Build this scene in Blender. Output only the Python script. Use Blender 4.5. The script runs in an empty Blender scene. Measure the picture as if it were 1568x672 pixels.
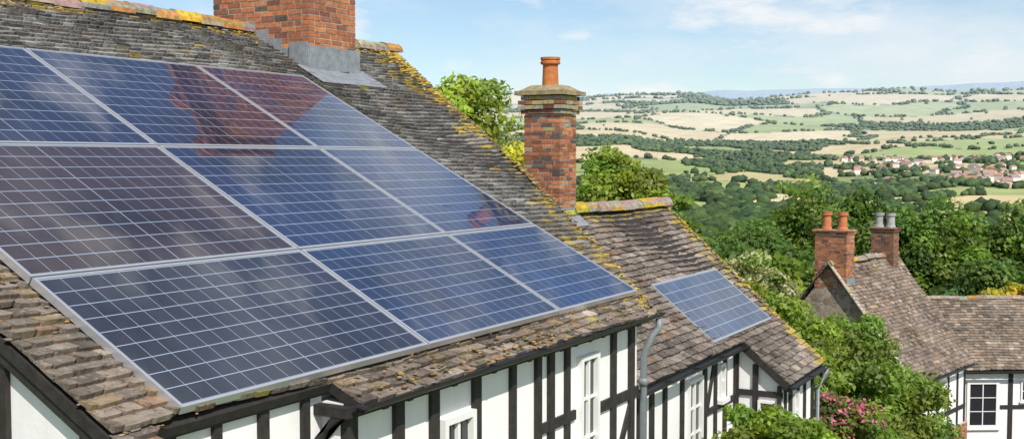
import bpy, math, random
import numpy as np
from mathutils import Vector, Matrix
random.seed(7); rng=np.random.default_rng(7)
D=3.0
V3=lambda x,y,z: Vector((x,y,z))
UP=V3(0,0,1)
GZ=-6.0
scene=bpy.context.scene
# ------------------------------------------------------------------ materials
def newmat(name):
    m=bpy.data.materials.new(name); m.use_nodes=True
    nt=m.node_tree; b=nt.nodes['Principled BSDF']; return m,nt,b
def N(nt,t,**kw):
    n=nt.nodes.new(t)
    for k,v in kw.items():
        if k in ('operation','blend_type','data_type','attribute_name','noise_dimensions','feature','distance','interpolation_type','use_clamp'): setattr(n,k,v)
        else: n.inputs[k].default_value=v
    return n
def ramp(nt,src,pts):
    r=nt.nodes.new('ShaderNodeValToRGB'); e=r.color_ramp.elements
    while len(e)<len(pts): e.new(0.5)
    for i,(p,c) in enumerate(pts):
        e[i].position=p; e[i].color=(c[0],c[1],c[2],1) if hasattr(c,'__len__') else (c,c,c,1)
    nt.links.new(src,r.inputs[0]); return r
def mix(nt,f,a,b,mode='MIX'):
    m=nt.nodes.new('ShaderNodeMix'); m.data_type='RGBA'; m.blend_type=mode
    for s,v in ((m.inputs[0],f),(m.inputs[6],a),(m.inputs[7],b)):
        if hasattr(v,'is_linked') or hasattr(v,'links'): nt.links.new(v,s)
        elif hasattr(v,'__len__'): s.default_value=(v[0],v[1],v[2],1)
        else: s.default_value=v
    return m.outputs[2]
def pos(nt): return nt.nodes.new('ShaderNodeNewGeometry').outputs['Position']
def noise(nt,scale,detail=4,rough=.6,vec=None,out='Fac'):
    n=N(nt,'ShaderNodeTexNoise',Scale=scale,Detail=detail,Roughness=rough)
    nt.links.new(vec if vec is not None else pos(nt),n.inputs['Vector']); return n.outputs[out]
def bump(nt,b,h,strength,dist=.01):
    bn=N(nt,'ShaderNodeBump',Strength=strength,Distance=dist); nt.links.new(h,bn.inputs['Height']); nt.links.new(bn.outputs[0],b.inputs['Normal'])
def attr(nt,name='col'):
    a=nt.nodes.new('ShaderNodeAttribute'); a.attribute_name=name; return a.outputs['Color']

def m_tile():
    m,nt,b=newmat('old_clay_stone_tile'); L=nt.links
    c=attr(nt)
    n1=noise(nt,9,6,.7); r1=ramp(nt,n1,[(.3,.60),(.7,1.3)])
    c=mix(nt,1.0,c,r1.outputs[0],'MULTIPLY')
    n2=noise(nt,30,5,.75); r2=ramp(nt,n2,[(.52,0),(.62,1)])
    n3=noise(nt,1.1,3,.6); r3=ramp(nt,n3,[(.36,.15),(.66,.8)])
    f=nt.nodes.new('ShaderNodeMath'); f.operation='MULTIPLY'; L.new(r2.outputs[0],f.inputs[0]); L.new(r3.outputs[0],f.inputs[1])
    c=mix(nt,f.outputs[0],c,(.43,.43,.41))
    n4=noise(nt,22,4,.7); r4=ramp(nt,n4,[(.36,1),(.44,0)])
    f2=nt.nodes.new('ShaderNodeMath'); f2.operation='MULTIPLY'; L.new(r4.outputs[0],f2.inputs[0]); f2.inputs[1].default_value=.65
    c=mix(nt,f2.outputs[0],c,(.043,.041,.038))
    n5=noise(nt,2.3,5,.7); r5=ramp(nt,n5,[(.59,0),(.68,.6)]); n6=noise(nt,40,4,.7); r6=ramp(nt,n6,[(.46,0),(.56,1)])
    f3=nt.nodes.new('ShaderNodeMath'); f3.operation='MULTIPLY'; L.new(r5.outputs[0],f3.inputs[0]); L.new(r6.outputs[0],f3.inputs[1])
    c=mix(nt,f3.outputs[0],c,(.37,.28,.09))
    n7=noise(nt,.8,5,.6); r7=ramp(nt,n7,[(.35,.72),(.6,1.1)]); c=mix(nt,1.0,c,r7.outputs[0],'MULTIPLY')
    L.new(c,b.inputs['Base Color']); b.inputs['Roughness'].default_value=.93; b.inputs['Specular IOR Level'].default_value=.2
    bump(nt,b,noise(nt,55,6,.7),.7,.012); return m
def m_attr(name,rough=.9,ns=25,lo=.75,hi=1.25,bs=.5,bd=.006,spec=.25):
    m,nt,b=newmat(name); c=attr(nt)
    r=ramp(nt,noise(nt,ns,5,.65),[(.3,lo),(.7,hi)])
    c=mix(nt,1.0,c,r.outputs[0],'MULTIPLY'); nt.links.new(c,b.inputs['Base Color'])
    b.inputs['Roughness'].default_value=rough; b.inputs['Specular IOR Level'].default_value=spec
    if bs: bump(nt,b,noise(nt,ns*2.5,5,.7),bs,bd)
    return m
def m_col(name,col,rough=.8,var=.15,ns=8,metal=0,bs=.2,bd=.004,dirt=None):
    m,nt,b=newmat(name)
    r=ramp(nt,noise(nt,ns,6,.65),[(.3,[x*(1-var) for x in col]),(.7,[min(1,x*(1+var)) for x in col])])
    c=r.outputs[0]
    if dirt:
        mp=nt.nodes.new('ShaderNodeMapping'); mp.inputs['Scale'].default_value=(3,3,.6); nt.links.new(pos(nt),mp.inputs[0])
        r2=ramp(nt,noise(nt,1.5,6,.7,mp.outputs[0]),[(.5,0),(.85,.55)])
        c=mix(nt,r2.outputs[0],c,dirt)
    nt.links.new(c,b.inputs['Base Color']); b.inputs['Roughness'].default_value=rough; b.inputs['Metallic'].default_value=metal
    if bs: bump(nt,b,noise(nt,ns*5,5,.7),bs,bd)
    return m
TILE=m_tile()
RIDGE=m_attr('lichen_covered_clay',ns=14,lo=.5,hi=1.45,bs=.8,bd=.012)
BRICK=m_attr('weathered_brick',ns=22,lo=.62,hi=1.25)
MORTAR=m_col('lime_mortar',(.44,.40,.34),.95,.25,20)
PLASTER=m_col('white_limewash',(.87,.85,.84),.9,.03,3,bs=.25,bd=.01,dirt=(.66,.63,.59))
TIMBER=m_col('blackened_oak',(.026,.022,.019),.75,.5,14,bs=.6,bd=.008)
WHITEP=m_col('white_gloss_paint',(.82,.81,.79),.4,.03,5,bs=0)
LEAD=m_col('lead_sheet',(.27,.29,.31),.55,.25,10,metal=.25,bs=.4,bd=.01)
IRON=m_col('black_gutter',(.02,.02,.022),.45,.2,10)
PIPE=m_col('grey_downpipe',(.20,.22,.24),.45,.15,10)
TERRA=m_attr('terracotta_pot',ns=12,lo=.7,hi=1.2,bs=.2)
ALU=m_col('anodised_aluminium',(.56,.57,.59),.35,.05,6,metal=.55,bs=0)
BACK=m_col('panel_backsheet',(.05,.05,.055),.6,.1,6,bs=0)
GRIDC=m_col('cell_gap_sheet',(.26,.30,.38),.5,.1,6,bs=0)
def m_glass():
    m,nt,b=newmat('window_glass'); b.inputs['Base Color'].default_value=(.02,.025,.03,1); b.inputs['Roughness'].default_value=.06; b.inputs['Specular IOR Level'].default_value=.8; return m
GLASS=m_glass()
def m_stone():
    m,nt,b=newmat('rubble_stone'); v=N(nt,'ShaderNodeTexVoronoi',Scale=6.0)
    nt.links.new(pos(nt),v.inputs['Vector']); v.feature='DISTANCE_TO_EDGE'
    v2=N(nt,'ShaderNodeTexVoronoi',Scale=6.0); nt.links.new(pos(nt),v2.inputs['Vector'])
    r=ramp(nt,v2.outputs['Color'],[(.1,(.20,.14,.11)),(.5,(.30,.23,.18)),(.9,(.40,.33,.27))])
    e=ramp(nt,v.outputs['Distance'],[(.02,0),(.07,1)])
    c=mix(nt,e.outputs[0],(.36,.32,.27),r.outputs[0]); nt.links.new(c,b.inputs['Base Color']); b.inputs['Roughness'].default_value=.95
    bump(nt,b,e.outputs[0],.6,.02); return m
STONE=m_stone()
def m_leaf():
    m,nt,b=newmat('foliage'); c=attr(nt); nt.links.new(c,b.inputs['Base Color'])
    b.inputs['Roughness'].default_value=.5; b.inputs['Specular IOR Level'].default_value=.35
    t=nt.nodes.new('ShaderNodeBsdfTranslucent'); 
    c2=mix(nt,1.0,c,(1.6,1.6,.6),'MULTIPLY'); nt.links.new(c2,t.inputs['Color'])
    ms=nt.nodes.new('ShaderNodeMixShader'); ms.inputs[0].default_value=.4
    nt.links.new(b.outputs[0],ms.inputs[1]); nt.links.new(t.outputs[0],ms.inputs[2])
    nt.links.new(ms.outputs[0],nt.nodes['Material Output'].inputs['Surface']); return m
LEAF=m_leaf()
BARK=m_col('bark',(.11,.085,.06),.95,.3,10,bs=.6,bd=.02)
def m_terrain():
    m,nt,b=newmat('fields_and_grass'); c=attr(nt)
    r=ramp(nt,noise(nt,.02,8,.65),[(.3,.85),(.7,1.15)])
    c=mix(nt,1.0,c,r.outputs[0],'MULTIPLY')
    r=ramp(nt,noise(nt,.6,6,.7),[(.3,.88),(.7,1.12)])
    c=mix(nt,1.0,c,r.outputs[0],'MULTIPLY')
    nt.links.new(c,b.inputs['Base Color']); b.inputs['Roughness'].default_value=1; b.inputs['Specular IOR Level'].default_value=.05
    return m
TERR=m_terrain()
FARLEAF=m_attr('distant_foliage',rough=1,ns=.35,lo=.6,hi=1.4,bs=1.0,bd=1.2,spec=.05)
FARH=m_attr('village_walls_and_roofs',rough=.9,ns=.3,lo=.9,hi=1.1,bs=0)
def m_cells():
    m,nt,b=newmat('solar_cells'); L=nt.links
    uv=nt.nodes.new('ShaderNodeUVMap'); uv.uv_map='UVMap'
    sp=nt.nodes.new('ShaderNodeSeparateXYZ'); L.new(uv.outputs[0],sp.inputs[0])
    def line(src,mult,w):
        a=N(nt,'ShaderNodeMath',operation='MULTIPLY'); L.new(src,a.inputs[0]); a.inputs[1].default_value=mult
        f=N(nt,'ShaderNodeMath',operation='FRACT'); L.new(a.outputs[0],f.inputs[0])
        s=N(nt,'ShaderNodeMath',operation='SUBTRACT'); L.new(f.outputs[0],s.inputs[0]); s.inputs[1].default_value=.5
        ab=N(nt,'ShaderNodeMath',operation='ABSOLUTE'); L.new(s.outputs[0],ab.inputs[0])
        g=N(nt,'ShaderNodeMath',operation='GREATER_THAN'); L.new(ab.outputs[0],g.inputs[0]); g.inputs[1].default_value=.5-w
        return g.outputs[0]
    lx=line(sp.outputs[0],1,.013); ly=line(sp.outputs[1],1,.024)
    mx=N(nt,'ShaderNodeMath',operation='MAXIMUM'); L.new(lx,mx.inputs[0]); L.new(ly,mx.inputs[1])
    bus=line(sp.outputs[0],5,.05)
    c0=attr(nt)
    r=ramp(nt,noise(nt,.9,4,.55),[(.35,.55),(.65,1.5)])
    c0=mix(nt,1.0,c0,r.outputs[0],'MULTIPLY')
    fb=N(nt,'ShaderNodeMath',operation='MULTIPLY'); L.new(bus,fb.inputs[0]); fb.inputs[1].default_value=.05
    c=mix(nt,fb.outputs[0],c0,(.35,.4,.5))
    c=mix(nt,mx.outputs[0],c,(.30,.36,.46))
    L.new(c,b.inputs['Base Color']); b.inputs['Roughness'].default_value=.3; b.inputs['Specular IOR Level'].default_value=.2
    b.inputs['Coat Weight'].default_value=1; b.inputs['Coat Roughness'].default_value=.025; b.inputs['Coat IOR'].default_value=1.65
    return m
CELLS=m_cells()
# ------------------------------------------------------------------ mesh builder
class MB:
    def __init__(s): s.v=[];s.f=[];s.c=[];s.m=[];s.uv={}
    def face(s,pts,mat=0,col=(.5,.5,.5),uv=None):
        n=len(s.v); s.v+= [tuple(p) for p in pts]; s.f.append(tuple(range(n,n+len(pts)))); s.c.append(col); s.m.append(mat)
        if uv: s.uv[len(s.f)-1]=uv
    def box(s,o,a,b,c,mat=0,col=(.5,.5,.5)):
        o=Vector(o);a=Vector(a);b=Vector(b);c=Vector(c)
        if a.cross(b).dot(c)<0: a,b=b,a
        n=len(s.v); P=[o,o+a,o+a+b,o+b,o+c,o+a+c,o+a+b+c,o+b+c]
        s.v+=[tuple(p) for p in P]
        for q in ((0,3,2,1),(4,5,6,7),(0,1,5,4),(1,2,6,5),(2,3,7,6),(3,0,4,7)):
            s.f.append(tuple(n+i for i in q)); s.c.append(col); s.m.append(mat)
    def prism(s,pts,ext,mat=0,col=(.5,.5,.5)):
        pts=[Vector(p) for p in pts]; ext=Vector(ext); n=len(s.v); k=len(pts)
        s.v+=[tuple(p) for p in pts]+[tuple(p+ext) for p in pts]
        s.f.append(tuple(range(n,n+k))); s.f.append(tuple(range(n+2*k-1,n+k-1,-1)))
        for i in range(k):
            j=(i+1)%k; s.f.append((n+i,n+k+i,n+k+j,n+j))
        s.c+= [col]*(k+2); s.m+=[mat]*(k+2)
    def tube(s,pts,r,seg=12,mat=0,col=(.5,.5,.5),caps=True,radii=None):
        pts=[Vector(p) for p in pts]; rings=[]
        for i,p in enumerate(pts):
            d=(pts[min(i+1,len(pts)-1)]-pts[max(i-1,0)]).normalized()
            a=d.orthogonal().normalized() if abs(d.z)<.99 else V3(1,0,0)
            if i and abs(d.z)<.99: a=(pa-d*pa.dot(d)).normalized()
            b=d.cross(a).normalized(); a=b.cross(d).normalized(); pa=a
            rr=radii[i] if radii else r
            rings.append([p+a*rr*math.cos(t*2*math.pi/seg)+b*rr*math.sin(t*2*math.pi/seg) for t in range(seg)])
        n=len(s.v)
        for R in rings: s.v+=[tuple(p) for p in R]
        for i in range(len(rings)-1):
            for t in range(seg):
                u=(t+1)%seg; s.f.append((n+i*seg+t,n+i*seg+u,n+(i+1)*seg+u,n+(i+1)*seg+t)); s.c.append(col); s.m.append(mat)
        if caps:
            s.f.append(tuple(n+t for t in range(seg))[::-1]); s.f.append(tuple(n+(len(rings)-1)*seg+t for t in range(seg))); s.c+=[col]*2; s.m+=[mat]*2
    def build(s,name,mats,parent=None,smooth=False,bevel=0):
        me=bpy.data.meshes.new(name); me.from_pydata(s.v,[],s.f)
        for m in mats: me.materials.append(m)
        me.polygons.foreach_set('material_index',s.m)
        a=me.attributes.new('col','FLOAT_COLOR','FACE')
        a.data.foreach_set('color',np.array([(c[0],c[1],c[2],1) for c in s.c],dtype=np.float32).ravel())
        if s.uv:
            l=me.uv_layers.new(name='UVMap')
            for fi,uv in s.uv.items():
                for li,t in zip(me.polygons[fi].loop_indices,uv): l.data[li].uv=t
        if smooth: me.polygons.foreach_set('use_smooth',[True]*len(me.polygons))
        me.update(); ob=bpy.data.objects.new(name,me); scene.collection.objects.link(ob)
        if parent: ob.parent=parent
        if bevel:
            md=ob.modifiers.new('b','BEVEL'); md.width=bevel; md.segments=2; md.limit_method='ANGLE'
        return ob
def empty(name):
    e=bpy.data.objects.new(name,None); scene.collection.objects.link(e); return e
def npmesh(name,verts,faces,cols,mats,parent=None,smooth=False):
    me=bpy.data.meshes.new(name); nv=len(verts); nf=len(faces); k=faces.shape[1]
    me.vertices.add(nv); me.vertices.foreach_set('co',verts.astype(np.float32).ravel())
    me.loops.add(nf*k); me.loops.foreach_set('vertex_index',faces.astype(np.int32).ravel())
    me.polygons.add(nf); me.polygons.foreach_set('loop_start',np.arange(0,nf*k,k,dtype=np.int32)); me.polygons.foreach_set('loop_total',np.full(nf,k,dtype=np.int32))
    for m in mats: me.materials.append(m)
    dom='FACE' if len(cols)==nf else 'POINT'
    a=me.attributes.new('col','FLOAT_COLOR',dom); c4=np.ones((len(cols),4),np.float32); c4[:,:3]=cols; a.data.foreach_set('color',c4.ravel())
    me.update(calc_edges=True); me.validate()
    if smooth: me.polygons.foreach_set('use_smooth',np.ones(len(me.polygons),bool))
    ob=bpy.data.objects.new(name,me); scene.collection.objects.link(ob)
    if parent: ob.parent=parent
    return ob
# ------------------------------------------------------------------ tiles
def tile_col(kind=0):
    t=random.random(); k=random.uniform(.66,1.2)
    if t<.45: c=(.192,.182,.170)
    elif t<.68: c=(.252,.238,.220)
    elif t<.84: c=(.128,.119,.111)
    elif t<.94: c=(.32,.31,.29)
    else: c=(.235,.18,.135)
    if kind==1: c=(c[0]*1.09,c[1]*.93,c[2]*.82)
    return tuple(x*k for x in c)
def tiles(name,parent,O,U,Vv,u0f,u1f,vmax,gauge=.11,w=.18,th=.021,kind=0,moss=None,sag=.015):
    Nn=U.cross(Vv).normalized(); 
    if Nn.z<0: Nn=-Nn
    mb=MB(); k=0; v=0.
    ph=random.uniform(0,9)
    def P(u,vv,h):
        s=sag*(math.sin(u*1.3+ph)+math.sin(vv*1.7+u*.6+ph*2)+.5*math.sin(u*3.1+vv*2.3))
        return O+U*u+Vv*(vv+.008*math.sin(u*1.9+k*.05))+Nn*(h+s)
    while v<vmax:
        a0=u0f(v+.01); a1=u1f(v+.01); u=a0-(k%2)*w*.5-random.uniform(0,.03)
        while u<a1:
            ww=w*random.uniform(.85,1.15); l=max(u,a0)+.002; r=min(u+ww,a1)-.003; u+=ww
            if r-l<.03: continue
            dv=random.gauss(0,.005); t=th*random.uniform(.75,1.4); lift=random.uniform(0,.005)+(random.random()<.04)*.012
            tl=random.gauss(0,.003); sk=random.gauss(0,.004)
            us=[l,l+(r-l)*.15,l+(r-l)*.85,r]; cv=[random.uniform(.003,.010),0,random.uniform(-.002,.002),random.uniform(.003,.010)]
            lo=[];lob=[];hi=[]; up=v+gauge*1.25
            for i,uu in enumerate(us):
                y=v-gauge*.06+dv+cv[i]+sk*(i-1.5)/1.5; y=max(y,-.03)
                hh=t+.016+lift+tl*(i-1.5)
                lo.append(P(uu,y,hh)); lob.append(P(uu,y,hh-t-.010)); hi.append(P(uu,min(up,vmax+.05),.006+tl*(i-1.5)*.3))
            c=tile_col(kind)
            if moss: c=moss((l+r)/2,v,c,a0,a1)
            n=len(mb.v); mb.v+=[tuple(p) for p in lo+lob+hi]
            for i in range(3):
                mb.f.append((n+i,n+i+1,n+8+i+1,n+8+i)); mb.f.append((n+4+i,n+5+i,n+1+i,n+i))
            mb.f.append((n+4,n,n+8)); mb.f.append((n+7,n+11,n+3))
            mb.c+= [c]*8; mb.m+=[0]*8
        v+=gauge*random.uniform(.97,1.03); k+=1
    return mb.build(name,[TILE],parent)
YEL=(.52,.38,.05); ORG=(.44,.24,.08); OCH=(.30,.21,.11)
def ridge_tiles(name,parent,p0,p1,r=.13,seg=.32,mossy=.6):
    p0=Vector(p0);p1=Vector(p1);d=(p1-p0);L=d.length;d.normalize(); s=d.cross(UP).normalized()
    mb=MB(); n=max(1,int(L/seg)); 
    for i in range(n):
        a=p0+d*(L*i/n); b=p0+d*(L*(i+1)/n+.035); rr=r*random.uniform(.93,1.07); z=UP*random.uniform(-.01,.015)+UP*.012*math.sin(i*.9)
        t=random.random()
        c=(YEL if t<mossy*.35 else ORG if t<mossy*.75 else (.33,.26,.20)); k=random.uniform(.75,1.1); c=tuple(x*k for x in c)
        A=[];B=[]; 
        for j in range(9):
            an=math.pi*(j/8)*1.0; off=s*math.cos(an)*rr+UP*(math.sin(an)*rr*.95-.05)
            A.append(a+off+z); B.append(b+off*1.0+z)
        A2=[p-UP*.02-(p-a).normalized()*.02 for p in A]
        for j in range(8):
            cj=c if random.random()<.75 else (.3,.26,.2)
            mb.face([A[j],A[j+1],B[j+1],B[j]],0,tuple(x*random.uniform(.8,1.2) for x in cj)); mb.face([A2[j],A2[j+1],A[j+1],A[j]],0,tuple(x*.5 for x in c))
        mb.face(B[::1]+[],0,c); mb.face(A2[::-1],0,(.25,.22,.19))
    return mb.build(name,[RIDGE],parent)
def lumps(name,parent,pts,cols,size,mat=RIDGE,szs=None):
    ico=ico_base(1); vs=[];fs=[];cs=[]
    for i,(p,c) in enumerate(zip(pts,cols)):
        s=(szs[i] if szs else size)*random.uniform(.4,1.3); 
        v=ico[0]*np.array([s*random.uniform(.8,2.2),s*random.uniform(.7,1.6),s*.4])+rng.normal(0,s*.12,ico[0].shape)+np.array(p)
        fs.append(ico[1]+len(v)*i); vs.append(v); cs.append(np.tile(c,(len(ico[1]),1))*rng.uniform(.7,1.15))
    return npmesh(name,np.vstack(vs),np.vstack(fs),np.vstack(cs),[mat],parent,True)
def ico_base(sub):
    import bmesh
    bm=bmesh.new(); bmesh.ops.create_icosphere(bm,subdivisions=sub,radius=1); bm.verts.ensure_lookup_table()
    v=np.array([x.co[:] for x in bm.verts]); f=np.array([[q.index for q in fc.verts] for fc in bm.faces]); bm.free(); return v,f
# ------------------------------------------------------------------ bricks
def brick_col(dark=0):
    t=random.random(); k=random.uniform(.72,1.2)
    c=(.40,.150,.070) if t<.5 else (.49,.21,.10) if t<.72 else (.27,.11,.07) if t<.90 else (.14,.095,.08)
    if dark: c=(c[0]*.62,c[1]*.70,c[2]*.82)
    return tuple(x*k for x in c)
def brick_stack(mb,O,ex,ey,w,d,z0,z1,dark=0,bl=.19,bh=.052,m=.012,bd=.1,lich=0):
    O=Vector((O[0],O[1],0)); bd=min(bd,w*.3,d*.3)
    mb.box(O+ex*.006+ey*.006+UP*z0,ex*(w-.012),ey*(d-.012),UP*(z1-z0-.004),1)
    z=z0;k=0
    while z+bh<=z1+.001:
        for side in range(4):
            along,dep,L,o=((ex,ey,w,O),(ex,-ey,w,O+ey*d),(ey,ex,d,O),(ey,-ex,d,O+ex*w))[side]
            full=(k%2==0)==(side<2); a=0 if full else bd+m; e=L if full else L-bd-m
            u=a
            first=True
            while u<e-.02:
                ln=bl*(1 if not(first and k%4>1) else .5); first=False; r=min(u+ln,e)
                if e-r<.05: r=e
                j=random.gauss(0,.0015)
                c=brick_col(dark)
                if lich and random.random()<lich: c=(.40,.33,.13) if random.random()<.4 else (.33,.31,.24)
                mb.box(o+along*u-dep*j+UP*(z+random.gauss(0,.001)),along*(r-u),dep*bd,UP*bh,0,c)
                u=r+m
        z+=bh+m;k+=1
def pot(mb,p,r,h,col):
    p=Vector(p); prof=[(0,1.08),(.1,1.08),(.14,.95),(.7,.86),(.78,.86),(.80,1.12),(.86,1.14),(.9,1.0),(.93,1.12),(1,1.12)]
    mb.tube([p+UP*h*a for a,_ in prof],r,20,2,col,caps=False,radii=[r*b for _,b in prof])
    mb.tube([p+UP*h*.999,p+UP*h*.6],r,20,2,(.03,.02,.02),caps=True,radii=[r*.98,r*.7])
# ------------------------------------------------------------------ wall helpers
class Frame:
    def __init__(s,o,ex,n): s.o=Vector(o);s.ex=Vector(ex).normalized();s.n=Vector(n).normalized()
    def box(s,mb,a0,a1,z0,z1,n0,n1,mat=0,col=(.5,.5,.5)):
        mb.box(V3(s.o.x,s.o.y,0)+s.ex*a0+s.n*n0+UP*z0,s.ex*(a1-a0),s.n*(n1-n0),UP*(z1-z0),mat,col)
    def post(s,mb,a,z0,z1,w=.11,pr=.03,lean=0):
        w*=random.uniform(.85,1.2); s.prismq(mb,a-w/2,a+w/2,a-w/2+lean,a+w/2+lean,z0,z1,pr+random.uniform(-.004,.006))
    def prismq(s,mb,b0,b1,t0,t1,z0,z1,pr):
        B=V3(s.o.x,s.o.y,0); pts=[B+s.ex*b0+UP*z0,B+s.ex*b1+UP*z0,B+s.ex*t1+UP*z1,B+s.ex*t0+UP*z1]
        mb.prism([p-s.n*.02 for p in pts],s.n*(pr+.02),0)
    def brace(s,mb,a0,z0,a1,z1,w=.1,pr=.024):
        d=Vector((a1-a0,z1-z0)).normalized(); q=Vector((-d.y,d.x))*w/2; B=V3(s.o.x,s.o.y,0)
        c=[(a0-q.x,z0-q.y),(a0+q.x,z0+q.y),(a1+q.x,z1+q.y),(a1-q.x,z1-q.y)]
        mb.prism([B+s.ex*a+UP*z-s.n*.02 for a,z in c],s.n*(pr+.02),0)
    def window(s,mb,a0,a1,z0,z1,cols=2,rows=3,fr=.055,bars=.022):
        s.box(mb,a0+.01,a1-.01,z0+.01,z1-.01,-.03,.006,1)
        for x in (a0,a1-fr): s.box(mb,x,x+fr,z0,z1,-.02,.052,0)
        for z in (z0,z1-fr): s.box(mb,a0+fr,a1-fr,z,z+fr,-.02,.050,0)
        s.box(mb,a0-.04,a1+.04,z0-.05,z0-.002,-.02,.09,0)
        iw=a1-a0-2*fr; ih=z1-z0-2*fr
        for i in range(1,cols):
            x=a0+fr+iw*i/cols; t=.03 if (cols>2 or i*2==cols) else bars; s.box(mb,x-t/2,x+t/2,z0+fr,z1-fr,-.01,.034,0)
        for j in range(1,rows):
            z=z0+fr+ih*j/rows; s.box(mb,a0+fr,a1-fr,z-bars/2,z+bars/2,-.01,.028,0)
def gutter(mb,p0,p1,r=.055):
    p0=Vector(p0);p1=Vector(p1);d=(p1-p0).normalized();s=d.cross(UP).normalized()
    prev=None
    for j in range(9):
        an=math.pi+math.pi*j/8; o=s*math.cos(an)*r+UP*math.sin(an)*r
        if prev is not None:
            mb.face([p0+prev,p1+prev,p1+o,p0+o]); mb.face([p0+prev*.88,p0+o*.88,p1+o*.88,p1+prev*.88])
        prev=o
    n=int((p1-p0).length/.9)+1
    for i in range(n+1):
        q=p0+(p1-p0)*i/n; mb.box(q-d*.012-s*r*1.1-UP*.002,d*.024,s*r*2.2,UP*-.012); 
# ================================================================== HOUSE 1
h1=empty('timber_framed_house')
cs,sn=.880,.474
OFF=1.030
def z1(y,off=OFF): return (sn*y-off*D)/cs
yE,yE2,yR=1.302*D,1.372*D,3.085*D
O=V3(0,yE,z1(yE)); Ux=V3(1,0,0); Vs=V3(0,cs,sn).normalized(); Nr=V3(0,-sn,cs).normalized()
vr=(yR-yE)/Vs.y; vst=(yE2-yE)/Vs.y
xl=1.213*D
vy=np.array([1.283,1.747,2.13,2.769,3.093])*D; vx=np.array([3.235,3.60,3.865,4.22,4.41])*D
u1f=lambda v: float(np.interp(yE+v*Vs.y,vy,vx))
xstep=1.75*D; xcor=1.285*D
u0f=lambda v: (xstep if v<vst else xl)
def moss1(u,v,c,a0,a1):
    e=a1-u; r=vr-v; l=u-a0
    p=0
    if e<.25: p=max(p,.42)
    elif e<.7: p=max(p,.10)
    if e<.5 and r<1.6: p=max(p,.35)
    if r<.25: p=max(p,.4)
    if random.random()<p+.004:
        k=random.uniform(.5,.9); t=YEL; return tuple(t[i]*k+c[i]*(1-k) for i in range(3))
    if v<1.5 or l<.6:
        f=1 if v<.8 or l<.4 else .5
        if random.random()<.14*f: return tuple(OCH[i]*.8+c[i]*.2 for i in range(3))
        return (c[0]*(1+.24*f),c[1]*(1+.05*f),c[2]*(1-.12*f))
    return c
TG,TW=.088,.150
tiles('roof_tiles',h1,O,Ux,Vs,u0f,u1f,vr,gauge=TG,w=TW,moss=moss1)
cw_=(yE2-1.330*D)/Vs.y
tiles('corner_roof_tiles',h1,V3(0,1.330*D,z1(1.330*D)),Ux,Vs,lambda v:xl,lambda v:xcor+v*.25,cw_-.01,gauge=TG,w=TW,sag=.003,moss=lambda u,v,c,a,b:(c[0]*1.2,c[1]*1.02,c[2]*.87))
mb=MB()
def pl(x,y): return V3(x,y,z1(y)-.004)
front=[pl(xstep,yE),pl(vx[0],yE)]+[pl(vx[i],vy[i]) for i in (1,2,3)]+[pl(vx[4],yR),pl(xl,yR),pl(xl,1.330*D),pl(xcor,1.330*D),pl(xcor,yE2),pl(xstep,yE2)]
mb.prism(front,-Nr*.06,0)
yB=2*yR-yE; zr=z1(yR)
mb.prism([V3(xl,yR,zr),V3(vx[4],yR,zr),V3(vx[4]+.6,yB,z1(yE)),V3(xl,yB,z1(yE))],V3(0,0,-.1),0)
mb.build('roof_deck',[TIMBER],h1)
tiles('rear_roof_tiles',h1,V3(0,yB,z1(yE)),Ux,V3(0,-Vs.y,Vs.z),lambda v:xl,lambda v:vx[4]+.6*(1-v/vr),vr,gauge=.16,w=.26)
ridge_tiles('ridge_tiles',h1,(xl-.05,yR,zr+.06),(vx[4]+.02,yR,zr+.06),mossy=.9)
pts=[];cl=[];sz=[]
for i in range(460):
    v=random.uniform(0,vr); u=u1f(v)-abs(random.gauss(0,.06)); p=O+Ux*u+Vs*v+Nr*random.uniform(.025,.045); pts.append(p[:]); cl.append(random.choice([YEL,YEL,ORG,(.3,.27,.22),(.2,.17,.13)])); sz.append(.018)
for i in range(230):
    v=vr-abs(random.gauss(0,.9)); u=u1f(v)-abs(random.gauss(0,.2)); p=O+Ux*u+Vs*v+Nr*random.uniform(.025,.045); pts.append(p[:]); cl.append(random.choice([YEL,YEL,YEL,ORG,(.40,.34,.10)])); sz.append(.028)
for i in range(560):
    u=random.uniform(xl,vx[4]); p=O+Ux*u+Vs*(vr-abs(random.gauss(0,.12)))+Nr*random.uniform(.025,.045); pts.append(p[:]); cl.append(random.choice([YEL,ORG,(.33,.3,.25)])); sz.append(.022)
for i in range(420):
    v=random.uniform(vst,3.2); u=xl+abs(random.gauss(0,.22)); p=O+Ux*u+Vs*v+Nr*random.uniform(.025,.034); pts.append(p[:]); cl.append(random.choice([OCH,(.22,.17,.09),(.28,.24,.18),ORG])); sz.append(.015)
for i in range(200):
    u=random.uniform(xstep,vx[0]); v=abs(random.gauss(0,.15)); p=O+Ux*u+Vs*v+Nr*.03; pts.append(p[:]); cl.append(random.choice([OCH,(.22,.20,.07),ORG])); sz.append(.015)
lumps('moss_and_lichen',h1,pts,cl,.017,szs=sz)
WY1,WY2=1.400*D,1.347*D
zE=z1(yE)-.08; zE2=z1(yE2)-.08
mb=MB(); gx=xl+.065
mb.box((gx,WY1,GZ-.5),(xstep-gx,0,0),(0,.2,0),(0,0,z1(WY1)-.075-GZ+.5),0)
mb.box((xstep,WY2,GZ-.5),(3.2*D-xstep,0,0),(0,.2,0),(0,0,z1(WY2)-.075-GZ+.5),0)
mb.box((xstep-.0,WY2+.203,GZ-.5),(.15,0,0),(0,WY1-WY2,0),(0,0,zE+.1-GZ+.5),0)
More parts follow.
